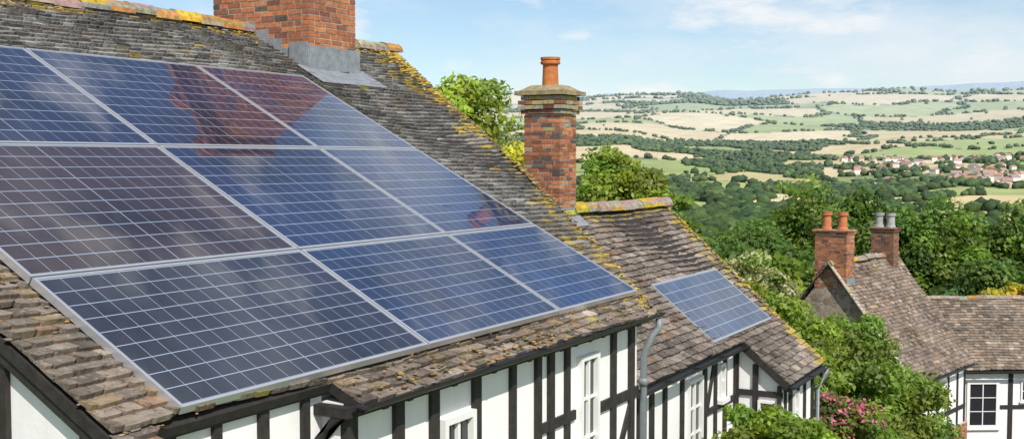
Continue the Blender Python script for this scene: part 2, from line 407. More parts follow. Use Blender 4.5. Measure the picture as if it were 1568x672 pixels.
mb.prism([V3(gx-.004,WY1-.003,GZ-.5),V3(gx-.004,yB-.3,GZ-.5),V3(gx-.004,yB-.3,z1(yE)+.02),V3(gx-.004,yR,zr-.11),V3(gx-.004,WY1-.003,z1(WY1)-.09)],(.2,0,0),0)
r0=V3(3.2*D,WY2,0); r1=V3(4.36*D,yR,0); r2=V3(4.5*D,yB-.3,0)
for a,b,za,zb in ((r0,r1,z1(WY2)-.12,zr-.12),(r1,r2,zr-.12,z1(yE))):
    mb.prism([a+UP*(GZ-.5),b+UP*(GZ-.5),b+UP*zb,a+UP*za],(-.2,.05,0),0)
mb.box((gx,yB-.5,GZ-.5),(r2.x-gx-.1,0,0),(0,.2,0),(0,0,z1(yE)-GZ+.5),0)
mb.build('walls',[PLASTER],h1)
tm=MB(); wn=MB()
F1=Frame((0,WY2,0),(1,0,0),(0,-1,0)); F0=Frame((0,WY1,0),(1,0,0),(0,-1,0)); FG=Frame((gx-.004,0,0),(0,1,0),(-1,0,0))
s=D/2.5
posts=[4.42,4.82,5.16,5.61,6.03,6.37,6.55,6.79,7.54,7.87]
for p in posts: F1.post(tm,p*s,GZ,zE+.06,.08,lean=random.uniform(-.01,.01))
for p in (3.42,3.70,4.0,4.30,4.58): F0.post(tm,p*s*.985,GZ,zE2+.05,.065)
F1.box(tm,xstep,3.2*D,zE-.01,zE+.07,0,.045); F0.box(tm,gx,xstep,zE2+.01,zE2+.09,0,.045)
F1.box(tm,6.37*s,6.97*s-.07,zE-.62,zE-.54,0,.024); F1.box(tm,7.3*s,3.2*D,zE-.66,zE-.57,0,.024); F1.box(tm,4.4*s,5.14*s,zE-.85,zE-.76,0,.024)
F1.box(tm,xstep,3.2*D,zE-1.9,zE-1.7,0,.05)
F1.brace(tm,7.56*s,zE-1.25,7.86*s,zE-.72,.07); F1.brace(tm,5.63*s,zE-1.5,6.0*s,zE-.9,.07)
F1.window(wn,6.97*s-.02,7.24*s+.01,zE-1.5,zE-.12,2,4,fr=.04)
F1.window(wn,5.20*s+.03,5.56*s,zE-1.4,zE-.22,2,3,fr=.045)
tm.box((xstep-.075,yE+.05,zE+.01),(.07,0,0),(0,WY1-yE-.05,0),(0,0,.06)); tm.prism([V3(xstep-.07,WY1,zE-.20),V3(xstep-.07,WY1,zE-.13),V3(xstep-.07,yE+.10,zE+.01),V3(xstep-.07,yE+.17,zE+.01)],(.06,0,0))
for i in range(18):
    x=xstep+.25+i*.26
    if x<3.2*D: tm.box((x,yE+.03,zE+.005),(.06,0,0),(0,WY2-yE,.07),(0,0,.05))
def bb(y0,y1,w,x,t): 
    a=V3(x,y0,z1(y0)-.01);b=V3(x,y1,z1(y1)-.01); tm.prism([a,b,b-UP*w,a-UP*w],(t,0,0))
bb(1.330*D-.02,yR,.125,xl+.012,.045)
for y in (4.34,4.95,5.6,6.3,7.0): FG.post(tm,y,GZ,z1(y)-.12,.10)
FG.box(tm,WY1,yB-.4,-3.2,-3.05,0,.028)
tm.build('timber_frame',[TIMBER],h1); wn.build('windows',[WHITEP,GLASS],h1)
g=MB(); gutter(g,(xstep-.05,yE-.035,zE+.095),(3.235*D+.05,yE-.035,zE+.095),.042)
g.build('gutter',[IRON],h1)
g=MB(); x=8.02*s; g.tube([(3.235*D,yE-.04,zE+.04),(3.235*D,yE-.04,zE-.04),(x+.03,yE+.0,zE-.10),(x,WY2-.08,zE-.24),(x,WY2-.06,zE-.30),(x,WY2-.06,GZ)],.032,12)
for z in (zE-.5,zE-1.6): g.tube([(x,WY2-.06,z),(x,WY2-.06,z-.07)],.04,12)
g.build('downpipe',[PIPE],h1,smooth=True)
# chimney 1
mb=MB(); X0,X1,Y0,Y1=3.42*D,3.71*D,2.78*D,3.26*D; CT=1.15
brick_stack(mb,(X0,Y0),V3(1,0,0),V3(0,1,0),X1-X0,Y1-Y0,z1(Y0)-.1,zr+CT)
for k in range(3):
    e=.035*(k+1); brick_stack(mb,(X0-e,Y0-e),V3(1,0,0),V3(0,1,0),X1-X0+2*e,Y1-Y0+2*e,zr+CT+.004+k*.064,zr+CT+.004+(k+1)*.064-.011)
for q in (.25,.75): pot(mb,((X0+X1)/2,Y0+(Y1-Y0)*q,zr+CT+.19),.14,.5,(.5,.2,.08))
mb.build('brick_chimney',[BRICK,MORTAR,TERRA],h1)
mb=MB(); t=.02
zf=z1(Y0)
mb.box((X0-t-.03,Y0-t-.01,zf-.05),(X1-X0+2*t+.06,0,0),(0,t,0),(0,0,.36))
mb.box((X0-t-.03,Y0-t+.0105,zf-.05),(.03,0,0),(0,.26,0),(0,0,.40))
mb.prism([V3(X0-.15,Y0-.32,z1(Y0-.32)+.045),V3(X1+.2,Y0-.32,z1(Y0-.32)+.045),V3(X1+.2,Y0+.05,z1(Y0)+.075),V3(X0-.15,Y0+.05,z1(Y0)+.075)],(0,0,.012))
for xs,d in ((X0-.012,-1),(X1,1)):
    yy=Y0-.01
    while yy<yR: 
        zt=z1(yy+.2)+.09; mb.box((xs,yy,z1(yy)-.05),(.012+.001*((yy*10)%3),0,0),(0,.19,0),(0,0,zt-z1(yy)+.05)); yy+=.2
mb.build('lead_flashing',[LEAD],h1,bevel=.004)
# ================================================================== solar panels
def panel(A,B,C,Dd,nc,nr,col,th=.045,fr=.018):
    A,B,C,Dd=map(Vector,(A,B,C,Dd)); mb=MB(); ex=(B-A).normalized(); ey=(Dd-A).normalized(); n=ex.cross(ey).normalized()
    if n.z<0:n=-n
    W=(B-A).length; H=(Dd-A).length
    mb.box(A-n*th,ex*W,ey*fr,n*th,1); mb.box(Dd-ey*fr-n*th,ex*W,ey*fr,n*th,1)
    mb.box(A+ey*fr-n*th,ex*fr,ey*(H-2*fr),n*th,1); mb.box(B-ex*fr+ey*fr-n*th,ex*fr,ey*(H-2*fr),n*th,1)
    mb.box(A+ex*fr+ey*fr-n*th*.9,ex*(W-2*fr),ey*(H-2*fr),n*th*.7,2)
    a=A+ex*fr+ey*fr-n*.004; w=W-2*fr; h=H-2*fr; m=.007
    g=.007; nc2=nc//2; cw=(w-2*m-g)/2
    mb.face([a-n*.002,a+ex*w-n*.002,a+ex*w+ey*h-n*.002,a+ey*h-n*.002],3)
    for k in (0,1):
        o=a+ex*(m+k*(cw+g))+ey*m; hh=h-2*m
        mb.face([o,o+ex*cw,o+ex*cw+ey*hh,o+ey*hh],0,col,uv=[(0,0),(nc2,0),(nc2,nr),(0,nr)])
    return mb.build('solar_panel',[CELLS,ALU,BACK,GRIDC])
def pp(x,y,lift=0): return V3(x,y,(sn*y-D)/cs+lift)
XC=[1.345*D,2.08*D,2.72*D,3.25*D]; YR=[1.362*D,1.724*D,2.177*D,2.672*D]
gap=.008
tint=[[(.015,.017,.030),(.006,.017,.058),(.006,.022,.078)],[(.030,.017,.018),(.006,.015,.052),(.006,.022,.074)],[(.010,.014,.040),(.009,.014,.045),(.006,.022,.072)]]  # cell colour per panel; brownish reflection painted into the left column
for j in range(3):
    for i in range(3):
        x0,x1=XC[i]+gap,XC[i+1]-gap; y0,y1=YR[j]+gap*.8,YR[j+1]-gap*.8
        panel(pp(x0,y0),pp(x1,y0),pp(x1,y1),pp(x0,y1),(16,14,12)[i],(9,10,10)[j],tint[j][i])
mb=MB()
for j in range(3):
    for q in (.22,.78):
        y=YR[j]+(YR[j+1]-YR[j])*q; p=pp(XC[0]+.04,y)-Nr*.047; mb.box(p,(XC[3]-XC[0]-.08,0,0),Vs*.04,-Nr*.02)
mb.build('panel_mounting_rails',[ALU])
# ================================================================== HOUSE 2
h2=empty('timber_framed_house')
tp=math.tan(math.radians(38.7)); c2,s2=math.cos(math.radians(38.7)),math.sin(math.radians(38.7))
def z2(y,off=.065): return -.703*D+tp*(y-1.38*D)-off/c2
V2=V3(0,c2,s2); N2=V3(0,-s2,c2)
yW=1.20*D; yE_=1.39*D; yR2=2.02*D; vr2=(yR2-yW)/c2; vs2=(yE_-yW)/c2
xw=4.38*D
u1=lambda v: float(np.interp(yW+v*c2,[1.178*D,2.02*D],[4.907*D,5.12*D]))
def houseleft(y): return max(3.25*D,float(np.interp(y,vy,vx))-.25)
u0=lambda v: xw if v<vs2 else houseleft(yW+v*c2)
def moss2(u,v,c,a0,a1):
    p=.005; e=a1-u; r=vr2-v
    if e<.2:p=.5
    elif e<.5:p=.12
    if r<.25:p=.4
    if random.random()<p:
        k=random.uniform(.5,.9); return tuple(YEL[i]*k+c[i]*(1-k) for i in range(3))
    return c
tiles('roof_tiles',h2,V3(0,yW,z2(yW)),Ux,V2,u0,u1,vr2,gauge=.092,w=.155,moss=moss2,kind=1)
mb=MB()
def p2(x,y): return V3(x,y,z2(y)-.004)
mb.prism([p2(xw,yW),p2(u1(0),yW),p2(u1(vr2),yR2),p2(3.6*D,yR2),p2(3.25*D,yE_),p2(xw,yE_)],-N2*.08)
zr2=z2(yR2); yB2=2*yR2-yE_
mb.prism([V3(3.6*D,yR2,zr2),V3(u1(vr2),yR2,zr2),V3(u1(vr2)+.2,yB2,z2(yE_)),V3(3.7*D,yB2,z2(yE_))],(0,0,-.08)); mb.build('roof_deck',[TIMBER],h2)
tiles('rear_roof_tiles',h2,V3(0,yB2,z2(yE_)),Ux,V3(0,-c2,s2),lambda v:4.1*D,lambda v:u1(vr2)+.2,(yR2-yE_)/c2,gauge=.16,w=.26)
ridge_tiles('ridge_tiles',h2,(3.85*D,yR2,zr2+.05),(u1(vr2)+.02,yR2,zr2+.05),r=.12,mossy=.95)
pts=[];cl=[]
for i in range(260):
    v=random.uniform(0,vr2); u=u1(v)-abs(random.gauss(0,.05)); p=V3(0,yW,z2(yW))+Ux*u+V2*v+N2*.035; pts.append(p[:]); cl.append(random.choice([YEL,YEL,ORG,(.3,.27,.22)]))
lumps('moss_and_lichen',h2,pts,cl,.02)
W2=1.43*D; WW=1.235*D; xr=4.86*D
mb=MB(); ze=z2(yE_)-.09; zw=z2(yW)-.09
mb.box((3.15*D,W2,GZ-.8),(xw+.1-3.15*D,0,0),(0,.2,0),(0,0,ze+.12-GZ+.8))
mb.box((xw+.1,WW,GZ-.8),(xr-xw-.1,0,0),(0,.2,0),(0,0,zw+.10-GZ+.8))
xk=xw+.097
mb.prism([V3(xk,WW-.003,GZ-.8),V3(xk,W2+.1,GZ-.8),V3(xk,W2+.1,z2(W2+.1)-.1),V3(xk,WW-.003,z2(WW)-.1)],(.15,0,0))
mb.prism([V3(xr,WW-.003,GZ-.8),V3(xr+.4,yR2,GZ-.8),V3(xr+.4,yR2,zr2-.12),V3(xr,WW-.003,z2(WW)-.12)],(-.15,0,0))
mb.prism([V3(xr+.4,yR2,GZ-.8),V3(xr+.4,yB2-.2,GZ-.8),V3(xr+.4,yB2-.2,z2(yE_)),V3(xr+.4,yR2,zr2-.12)],(-.15,0,0))
mb.box((3.9*D,yB2-.3,GZ-.8),(1.1*D,0,0),(0,.15,0),(0,0,z2(yE_)-GZ+.8))
mb.build('walls',[PLASTER],h2)
tm=MB(); wn=MB(); A=Frame((0,W2,0),(1,0,0),(0,-1,0)); Bf=Frame((0,WW,0),(1,0,0),(0,-1,0)); Cf=Frame((xk,0,0),(0,1,0),(-1,0,0))
for p in (3.40,3.516,3.635,3.80,4.04,4.16,4.27,4.40): A.post(tm,p*D,GZ-.5,ze+.1,.07)
A.box(tm,3.25*D,xk,ze-.0,ze+.1,0,.042); A.box(tm,3.25*D,3.80*D,ze-.78,ze-.70,0,.022); A.box(tm,4.04*D,xk,ze-.62,ze-.55,0,.022); A.box(tm,3.25*D,xk,ze-1.55,ze-1.4,0,.04)
A.brace(tm,4.06*D,ze-.6,4.15*D,ze-.02,.06)
A.window(wn,3.845*D,3.995*D,ze-1.05,ze-.12,2,3,fr=.04); A.window(wn,4.19*D,4.25*D,ze-.5,ze-.1,1,2,fr=.03)
for p in (4.43,4.50,4.62,4.72,4.84): Bf.post(tm,p*D,GZ-.5,zw+.08,.06)
Bf.box(tm,xk,xr,zw-.0,zw+.08,0,.04); Bf.box(tm,xk,xr,zw-.75,zw-.68,0,.022)
Bf.window(wn,4.52*D,4.60*D,zw-.55,zw-.1,2,2,fr=.035)
for y in (WW+.04,WW+.33,WW+.56): Cf.post(tm,y,GZ-.5,z2(y)-.16,.055)
Cf.box(tm,WW,W2,zw-.75,zw-.68,0,.022); Cf.box(tm,WW,W2,zw-.1,zw-.03,0,.024)
Cf.window(wn,WW+.09,WW+.29,zw-.6,zw-.14,1,2,fr=.03)
bbp=lambda y:V3(u1((y-yW)/c2)-.03,y,z2(y)-.02)
tm.prism([bbp(yW),bbp(yR2),bbp(yR2)-UP*.16,bbp(yW)-UP*.16],(-.04,0,0))
tm.prism([V3(xw+.02,yW,z2(yW)-.02),V3(xw+.02,yE_+.05,z2(yE_+.05)-.02),V3(xw+.02,yE_+.05,z2(yE_+.05)-.12),V3(xw+.02,yW,z2(yW)-.12)],(.035,0,0))
tm.build('timber_frame',[TIMBER],h2); wn.build('windows',[WHITEP,GLASS],h2)
g=MB(); gutter(g,(3.27*D,yE_-.045,ze+.06),(xw-.03,yE_-.045,ze+.06),.045); gutter(g,(xw,yW-.04,zw+.07),(u1(0)+.03,yW-.04,zw+.07),.04)
g.build('gutter',[IRON],h2); g=MB()
g.tube([(u1(0),yW-.045,zw+.04),(u1(0)-.0,yW-.02,zw-.08),(xr-.02,WW-.07,zw-.22),(xr-.02,WW-.07,GZ-.5)],.03,10); g.build('downpipe',[PIPE],h2,smooth=True)
def ps(x,y): return V3(x,y,z2(y,.0)-.0)
panel(ps(4.085*D,1.405*D),ps(4.825*D,1.405*D),ps(4.825*D,1.66*D),ps(4.085*D,1.66*D),8,6,(.010,.032,.090),th=.045)
mb=MB()
for q in (.25,.75):
    y=(1.405+.255*q)*D; mb.box(ps(4.12*D,y)-N2*.047,(.67*D,0,0),V2*.04,-N2*.02)
mb.build('panel_mounting_rails',[ALU])
# chimney 2
mb=MB(); X0,X1,Y0,Y1=3.955*D,4.10*D,1.99*D,2.147*D; zt=.284*D
kw=dict(bl=.135,bh=.038,m=.010)
brick_stack(mb,(X0,Y0),V3(1,0,0),V3(0,1,0),X1-X0,Y1-Y0,zr2-.5,zt-.32,lich=.12,**kw)
zz=zt-.318
for k,e in enumerate((.03,.055,.055,.03)):
    brick_stack(mb,(X0-e,Y0-e),V3(1,0,0),V3(0,1,0),X1-X0+2*e,Y1-Y0+2*e,zz,zz+.044,lich=.6,dark=1,bl=.135,bh=.044,m=.01); zz+=.054
mb.prism([V3(X0-.085,Y0-.085,zz),V3(X1+.085,Y0-.085,zz),V3(X1+.085,Y1+.085,zz),V3(X0-.085,Y1+.085,zz)],(0,0,.05),3)
a=[V3(X0-.05,Y0-.05,zz+.05),V3(X1+.05,Y0-.05,zz+.05),V3(X1+.05,Y1+.05,zz+.05),V3(X0-.05,Y1+.05,zz+.05)]; cxy=V3((X0+X1)/2,(Y0+Y1)/2,0)
b=[cxy+V3(p.x-cxy.x,p.y-cxy.y,0)*.6+UP*(zz+.12) for p in a]
for i in range(4): mb.face([a[i],a[(i+1)%4],b[(i+1)%4],b[i]],3)
mb.face(b,3)
pot(mb,(cxy.x,cxy.y,zz+.06),.105,.40*D-zz-.06,(.50,.17,.06))
mb.build('brick_chimney',[BRICK,MORTAR,TERRA,m_col('lichened_mortar',(.27,.22,.12),.95,.5,14)],h2)
mb=MB(); mb.box((X0-.015,Y0-.015,z2(Y0)-.1),(X1-X0+.03,0,0),(0,.014,0),(0,0,.26)); 
mb.prism([V3(X0-.05,Y0-.14,z2(Y0-.14)+.05),V3(X1+.08,Y0-.14,z2(Y0-.14)+.05),V3(X1+.08,Y0+.02,z2(Y0)+.08),V3(X0-.05,Y0+.02,z2(Y0)+.08)],(0,0,.01)); mb.build('lead_flashing',[LEAD],h2)
# ================================================================== HOUSE R
h3=empty('stone_cottage')
az=math.radians(-11.2); e1=V3(math.cos(az),math.sin(az),0); e2=V3(math.sin(az),-math.cos(az),0)
Ap=V3(34.2,8.22,-3.11); hw,drop,Ln=2.6,3.3,5.0
Vd=(-e2*hw+UP*drop).normalized(); sl=math.hypot(hw,drop); E0=Ap+e2*hw-UP*drop
Vd2=(e2*hw+UP*drop).normalized(); E1=Ap-e2*hw-UP*drop
def mossR(u,v,c,a0,a1):
    if u<.15 or (random.random()<.012): return (.34,.28,.20) if random.random()<.8 else (.38,.28,.08)
    return (c[0]*1.05,c[1]*.98,c[2]*.9)
tiles('roof_tiles',h3,E0,e1,Vd,lambda v:-.12,lambda v:Ln,sl,gauge=.12,w=.18,kind=1,moss=mossR)
tiles('rear_roof_tiles',h3,E1,e1,Vd2,lambda v:-.12,lambda v:Ln,sl,gauge=.16,w=.24,kind=1)
ridge_tiles('ridge_tiles',h3,Ap-e1*.12+UP*.04,Ap+e1*Ln+UP*.04,r=.14,mossy=.4)
mb=MB(); gz=-10.5; iw=.25
def gp(t,s_,z): return V3(Ap.x,Ap.y,0)+e1*t+e2*s_+UP*z
for t in (0.05,Ln-.35):
    mb.prism([gp(t,-hw+iw,gz),gp(t,hw-iw,gz),gp(t,hw-iw,Ap.z-drop+.2),gp(t,0,Ap.z-.08),gp(t,-hw+iw,Ap.z-drop+.2)],e1*.3,0)
mb.build('stone_gables',[STONE],h3)
mb=MB(); mb.prism([gp(.35,hw-iw-.2,gz),gp(.35,hw-iw-.003,gz),gp(Ln-.35,hw-iw-.003,gz),gp(Ln-.35,hw-iw-.2,gz)],UP*(Ap.z-drop+.2-gz)); mb.prism([gp(.35,-hw+iw,gz),gp(.35,-hw+iw+.2,gz),gp(Ln-.35,-hw+iw+.2,gz),gp(Ln-.35,-hw+iw,gz)],UP*(Ap.z-drop+.2-gz)); 
FR=Frame(gp(0,hw-iw,0),e1,e2); zr_=Ap.z-drop
FR.box(mb,0.0,Ln-.05,gz,zr_+.1,-.05,.012); mb.build('front_walls',[PLASTER],h3)
mb=MB(); o=gp(-.02,hw-iw+.013,0); brick_stack(mb,(o.x,o.y),e1,e2,Ln-.05,.1,gz,zr_-1.9)
mb.build('brick_plinth',[BRICK,MORTAR],h3)
tm=MB(); wn=MB()
for a in (.08,.9,1.7,2.5,3.4,4.2,4.85): FR.post(tm,a,zr_-1.9,zr_+.05,.11,.04)
FR.box(tm,0,Ln-.1,zr_-.12,zr_+.04,0,.05); FR.box(tm,0,Ln-.1,zr_-1.45,zr_-1.33,0,.05)
FR.window(wn,1.0,1.6,zr_-1.2,zr_-.3,2,3); FR.window(wn,2.65,3.25,zr_-1.2,zr_-.3,2,3)
tm.build('timber_frame',[TIMBER],h3); wn.build('windows',[WHITEP,GLASS],h3)
g=MB(); gutter(g,E0+e2*.06-UP*.03-e1*.1,E0+e2*.06-UP*.03+e1*(Ln+.05),.06); g.build('gutter',[IRON],h3)
mb=MB(); 
mb.prism([Ap-e1*.14+UP*.05,E0-e1*.14+UP*.05,E0+e1*.02+UP*.05,Ap+e1*.02+UP*.05],UP*.04,0,(.42,.38,.32)); mb.build('verge_coping',[RIDGE],h3)
def chimR(t,w,d,top,potc,n,dark,potz):
    mb=MB(); o=Ap+e1*t+e2*(-d/2); ex=e1; ey=e2
    brick_stack(mb,(o.x,o.y),ex,ey,w,d,Ap.z-.75,top-.16,dark=dark)
    for k,e in enumerate((.04,.07)):
        q=o-ex*e-ey*e; brick_stack(mb,(q.x,q.y),ex,ey,w+2*e,d+2*e,top-.158+k*.066,top-.158+k*.066+.055,dark=dark)
    for i in range(n):
        q=o+ex*w*.5+ey*d*((i+.5)/n); pot(mb,(q.x,q.y,top-.04),.14,potz-top+.04,potc)
    mb.build('brick_chimney',[BRICK,MORTAR,TERRA],h3)
    mb=MB(); q=o+ey*(d+.002); mb.box(V3(q.x,q.y,Ap.z-.62),ex*w,ey*.02,UP*.22); mb.build('lead_flashing',[LEAD],h3)
chimR(.05,.55,1.0,-2.05,(.52,.19,.08),2,0,-1.55); chimR(3.9,.42,.75,-2.15,(.38,.37,.36),2,1,-1.72)
h4=empty('brick_cottage')
ea=V3(.52,-.854,0); eb=V3(-.854,-.52,0); Rp=V3(41.2,9.2,-4.95); L4=15; hw4,dr4=2.7,2.1
Va=(-eb*hw4+UP*dr4).normalized(); sl4=math.hypot(hw4,dr4); E4=Rp+eb*hw4-UP*dr4
tiles('roof_tiles',h4,E4,ea,Va,lambda v:0,lambda v:L4,sl4,gauge=.13,w=.2,kind=1,moss=lambda u,v,c,a,b:(c[0]*1.05,c[1]*1.0,c[2]*.92))
ridge_tiles('ridge_tiles',h4,Rp+UP*.03,Rp+ea*L4+UP*.03,mossy=.15)
tiles('rear_roof_tiles',h4,Rp-eb*hw4-UP*dr4,ea,(eb*hw4+UP*dr4).normalized(),lambda v:0,lambda v:L4,sl4,gauge=.2,w=.3,kind=1)
mb=MB(); F4=Frame(V3(Rp.x,Rp.y,0)+eb*(hw4-.3),ea,eb); F4.box(mb,.1,L4-.1,-12,E4.z+.1,-.3,0); F4.box(mb,.1,L4-.1,-12,E4.z+.1,-4.8,-4.6)
for t in (.1,L4-.4): mb.prism([V3(Rp.x,Rp.y,0)+ea*t+eb*q+UP*z for q,z in ((-hw4+.3,-12),(hw4-.305,-12),(hw4-.305,E4.z),(0,Rp.z-.1),(-hw4+.3,E4.z))],ea*.3)
mb.build('walls',[PLASTER],h4)
tm=MB();wn=MB()
F4.box(tm,.1,L4-.1,E4.z-.15,E4.z+.02,0,.05); F4.box(tm,.1,3.1,E4.z-1.25,E4.z-1.12,0,.03); F4.box(tm,4.4,L4-.1,E4.z-1.35,E4.z-1.22,0,.03)
for a in (.3,1.6,2.75,4.75,6.0,7.4): F4.post(tm,a,-12,E4.z,.13,.04)
F4.window(wn,3.25,4.35,E4.z-2.0,E4.z-.4,2,3,fr=.1); F4.window(wn,5.1,5.7,E4.z-1.1,E4.z-.4,2,2)
F4.window(wn,7.8,8.6,E4.z-2.0,E4.z-.35,2,3)
tm.build('timber_frame',[TIMBER],h4); wn.build('windows',[WHITEP,GLASS],h4)
g=MB(); gutter(g,E4+eb*.06-UP*.02,E4+eb*.06+ea*L4-UP*.02,.06); g.build('gutter',[IRON],h4)
mb=MB(); o=V3(37.0,2.6,0); exw=V3(.52,-.854,0); eyw=V3(.854,.52,0); brick_stack(mb,(o.x,o.y),exw,eyw,5,.3,-11,-8.25); mb.box(o+UP*-8.245-eyw*.05,exw*5,eyw*.4,UP*.08,1)
mb.build('brick_garden_wall',[BRICK,MORTAR])
# ================================================================== TERRAIN
RT=np.array([0,14,25,35,50,80,200,400,600,900,1250,1750,2500,3500,4500,5200,6200,8200,9000,12000.])
ZT=np.array([-6.3,-6.3,-8.4,-10.3,-12.5,-16.5,-26,-27,-25,-18,-4,22,67,143,230,290,290,478,468,300.])
T1=rng.random((512,512));T2=rng.random((512,512));T3=rng.random((512,512))
def vnoise(x,y,T):
    xi=np.floor(x).astype(int);yi=np.floor(y).astype(int);fx=x-xi;fy=y-yi;fx=fx*fx*(3-2*fx);fy=fy*fy*(3-2*fy)
    g=lambda a,b:T[a%512,b%512]
    return (g(xi,yi)*(1-fx)+g(xi+1,yi)*fx)*(1-fy)+(g(xi,yi+1)*(1-fx)+g(xi+1,yi+1)*fx)*fy
def height(azr,r):
    z=np.interp(r,RT,ZT); l=np.log(np.maximum(r,1))
    n=(vnoise(azr*9+50,l*3+7,T1)-.5)*.012+(vnoise(azr*22+90,l*7+17,T2)-.5)*.006
    k=np.clip((r-250)/600,0,1)
    far=np.clip((r-5600)/1500,0,1)
    n2=(vnoise(azr*14+33,l*2,T3)-.5)*.006+(vnoise(azr*40+33,l*2,T2)-.5)*.002 - far*np.clip((azr-.36)*.05,-.0035,.02)
    return z+r*(n*k*(1-far)*.8+n2*np.clip((r-3500)/1500,0,1))
GX,GY=.115,.17
def field(azr,l):
    x=azr/GX+.6*(vnoise(azr*20,l*9,T2)-.5)+ l*1.3; y=l/GY+.5*(vnoise(azr*17+40,l*12,T3)-.5)+.25*np.sin(azr*9)
    xi=np.floor(x).astype(int);yi=np.floor(y).astype(int)
    d1=np.full(x.shape,9.);d2=np.full(x.shape,9.);id_=np.zeros(x.shape);idw=np.zeros(x.shape)
    for dx in(-1,0,1):
        for dy in(-1,0,1):
            a=xi+dx;b=yi+dy; sx=a+.12+.76*T1[a%512,b%512]; sy=b+.12+.76*T2[a%512,b%512]
            d=np.abs(x-sx)*.9+np.abs(y-sy); c=T3[a%512,b%512]; w=T1[(a+100)%512,(b+77)%512]
            m=d<d1; d2=np.where(m,d1,np.minimum(d2,d)); id_=np.where(m,c,id_); idw=np.where(m,w,idw); d1=np.where(m,d,d1)
    return id_,idw,d2-d1
pal=np.array([(.27,.32,.085),(.56,.45,.23),(.52,.42,.21),(.33,.37,.12),(.58,.47,.26),(.19,.25,.065),(.47,.40,.18),(.30,.36,.10),(.62,.52,.31)])
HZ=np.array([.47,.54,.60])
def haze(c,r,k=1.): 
    f=k*(1-np.exp(-(r/6800.)**1.15))[:,None]; return c*(1-f)+HZ*f  # aerial haze mixed into base colour, growing with distance
azs=np.concatenate([np.arange(-180,-12,3.),np.arange(-12,72,.1),np.arange(72,181,3.)]); azs=np.radians(np.unique(np.round(azs,2)))
rs=np.exp(np.linspace(math.log(2.5),math.log(11000),430)); rs=np.concatenate([[0.01],rs])
A_,R_=np.meshgrid(azs,rs,indexing='ij'); a=A_.ravel(); r=R_.ravel(); z=height(a,r)
WT=lambda a,r: np.where((r<750),np.where(a>.28,.30,.05),np.where(r<1400,.09,.11))
idc,idw,ed=field(a,np.log(r)); c=pal[(idc*len(pal)).astype(int)%len(pal)].copy()
wood=(idw<WT(a,r))&(r>150); c[wood]=(.05,.09,.03); c[(ed<.045)&(r>200)]=(.10,.14,.045)
near=r<130; c[near]=(.12,.16,.06)
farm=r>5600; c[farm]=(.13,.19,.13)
c=haze(c,r); c[farm]=c[farm]*.45+np.array([.36,.46,.57])*.55  # haze baked into vertex colours, extra blue on the far hills
verts=np.stack([r*np.cos(a),r*np.sin(a),z],1); nR=len(rs); I=np.arange(len(azs)-1)[:,None]*nR+np.arange(nR-1)[None,:]
F=np.stack([I,I+nR,I+nR+1,I+1],-1).reshape(-1,4)
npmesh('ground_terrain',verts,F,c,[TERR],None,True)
nC=420000
a=np.radians(rng.uniform(-8,68,nC)); l=rng.uniform(math.log(150),math.log(5500),nC); r=np.exp(l)
idc,idw,ed=field(a,l)
wood=(idw<WT(a,r)); frac=np.clip(.10+r/5000*.3,0,.4); kk=np.clip(r/1500,.09,1)
keep=(wood&(rng.random(nC)<frac))|((ed<.045)&(rng.random(nC)<.45*kk))|((ed<.09)&(rng.random(nC)<.025*kk))|(rng.random(nC)<.001*kk)
keep|=(r>5000)&(rng.random(nC)<.05)
vd=np.degrees(a); vill=((np.abs(vd-6.6)<4.5)&(r>880)&(r<1450))|((np.abs(vd-10.8)<2.5)&(r>1100)&(r<1320))
keep|=vill&(rng.random(nC)<.012)
a=a[keep];r=r[keep]
ico=ico_base(1); bases=[]
for k in range(6):
    v=ico[0].copy(); v*=1+rng.normal(0,.17,(len(v),1)); v[:,2]*=.85; bases.append(v)
bases=np.array(bases)
n=len(a); R=np.maximum(rng.uniform(2.0,4.2,n),r*rng.uniform(.0008,.0018,n)); z=height(a,r)
bi=rng.integers(0,6,n); th=rng.uniform(0,6.28,n); B=bases[bi]
x=B[:,:,0]*np.cos(th)[:,None]-B[:,:,1]*np.sin(th)[:,None]; y=B[:,:,0]*np.sin(th)[:,None]+B[:,:,1]*np.cos(th)[:,None]
sx=rng.uniform(.9,1.5,n)
vv=np.stack([x*(R*sx)[:,None]+(r*np.cos(a))[:,None],y*(R*sx)[:,None]+(r*np.sin(a))[:,None],B[:,:,2]*R[:,None]+(z+R*.55)[:,None]],-1)
ff=(ico[1][None]+np.arange(n)[:,None,None]*len(ico[0])).reshape(-1,3)
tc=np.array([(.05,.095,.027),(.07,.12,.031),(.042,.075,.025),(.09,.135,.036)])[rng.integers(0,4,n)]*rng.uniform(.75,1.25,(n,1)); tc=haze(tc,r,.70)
npmesh('distant_trees',vv.reshape(-1,3),ff,np.repeat(tc,len(ico[1]),0),[FARLEAF],None,False)
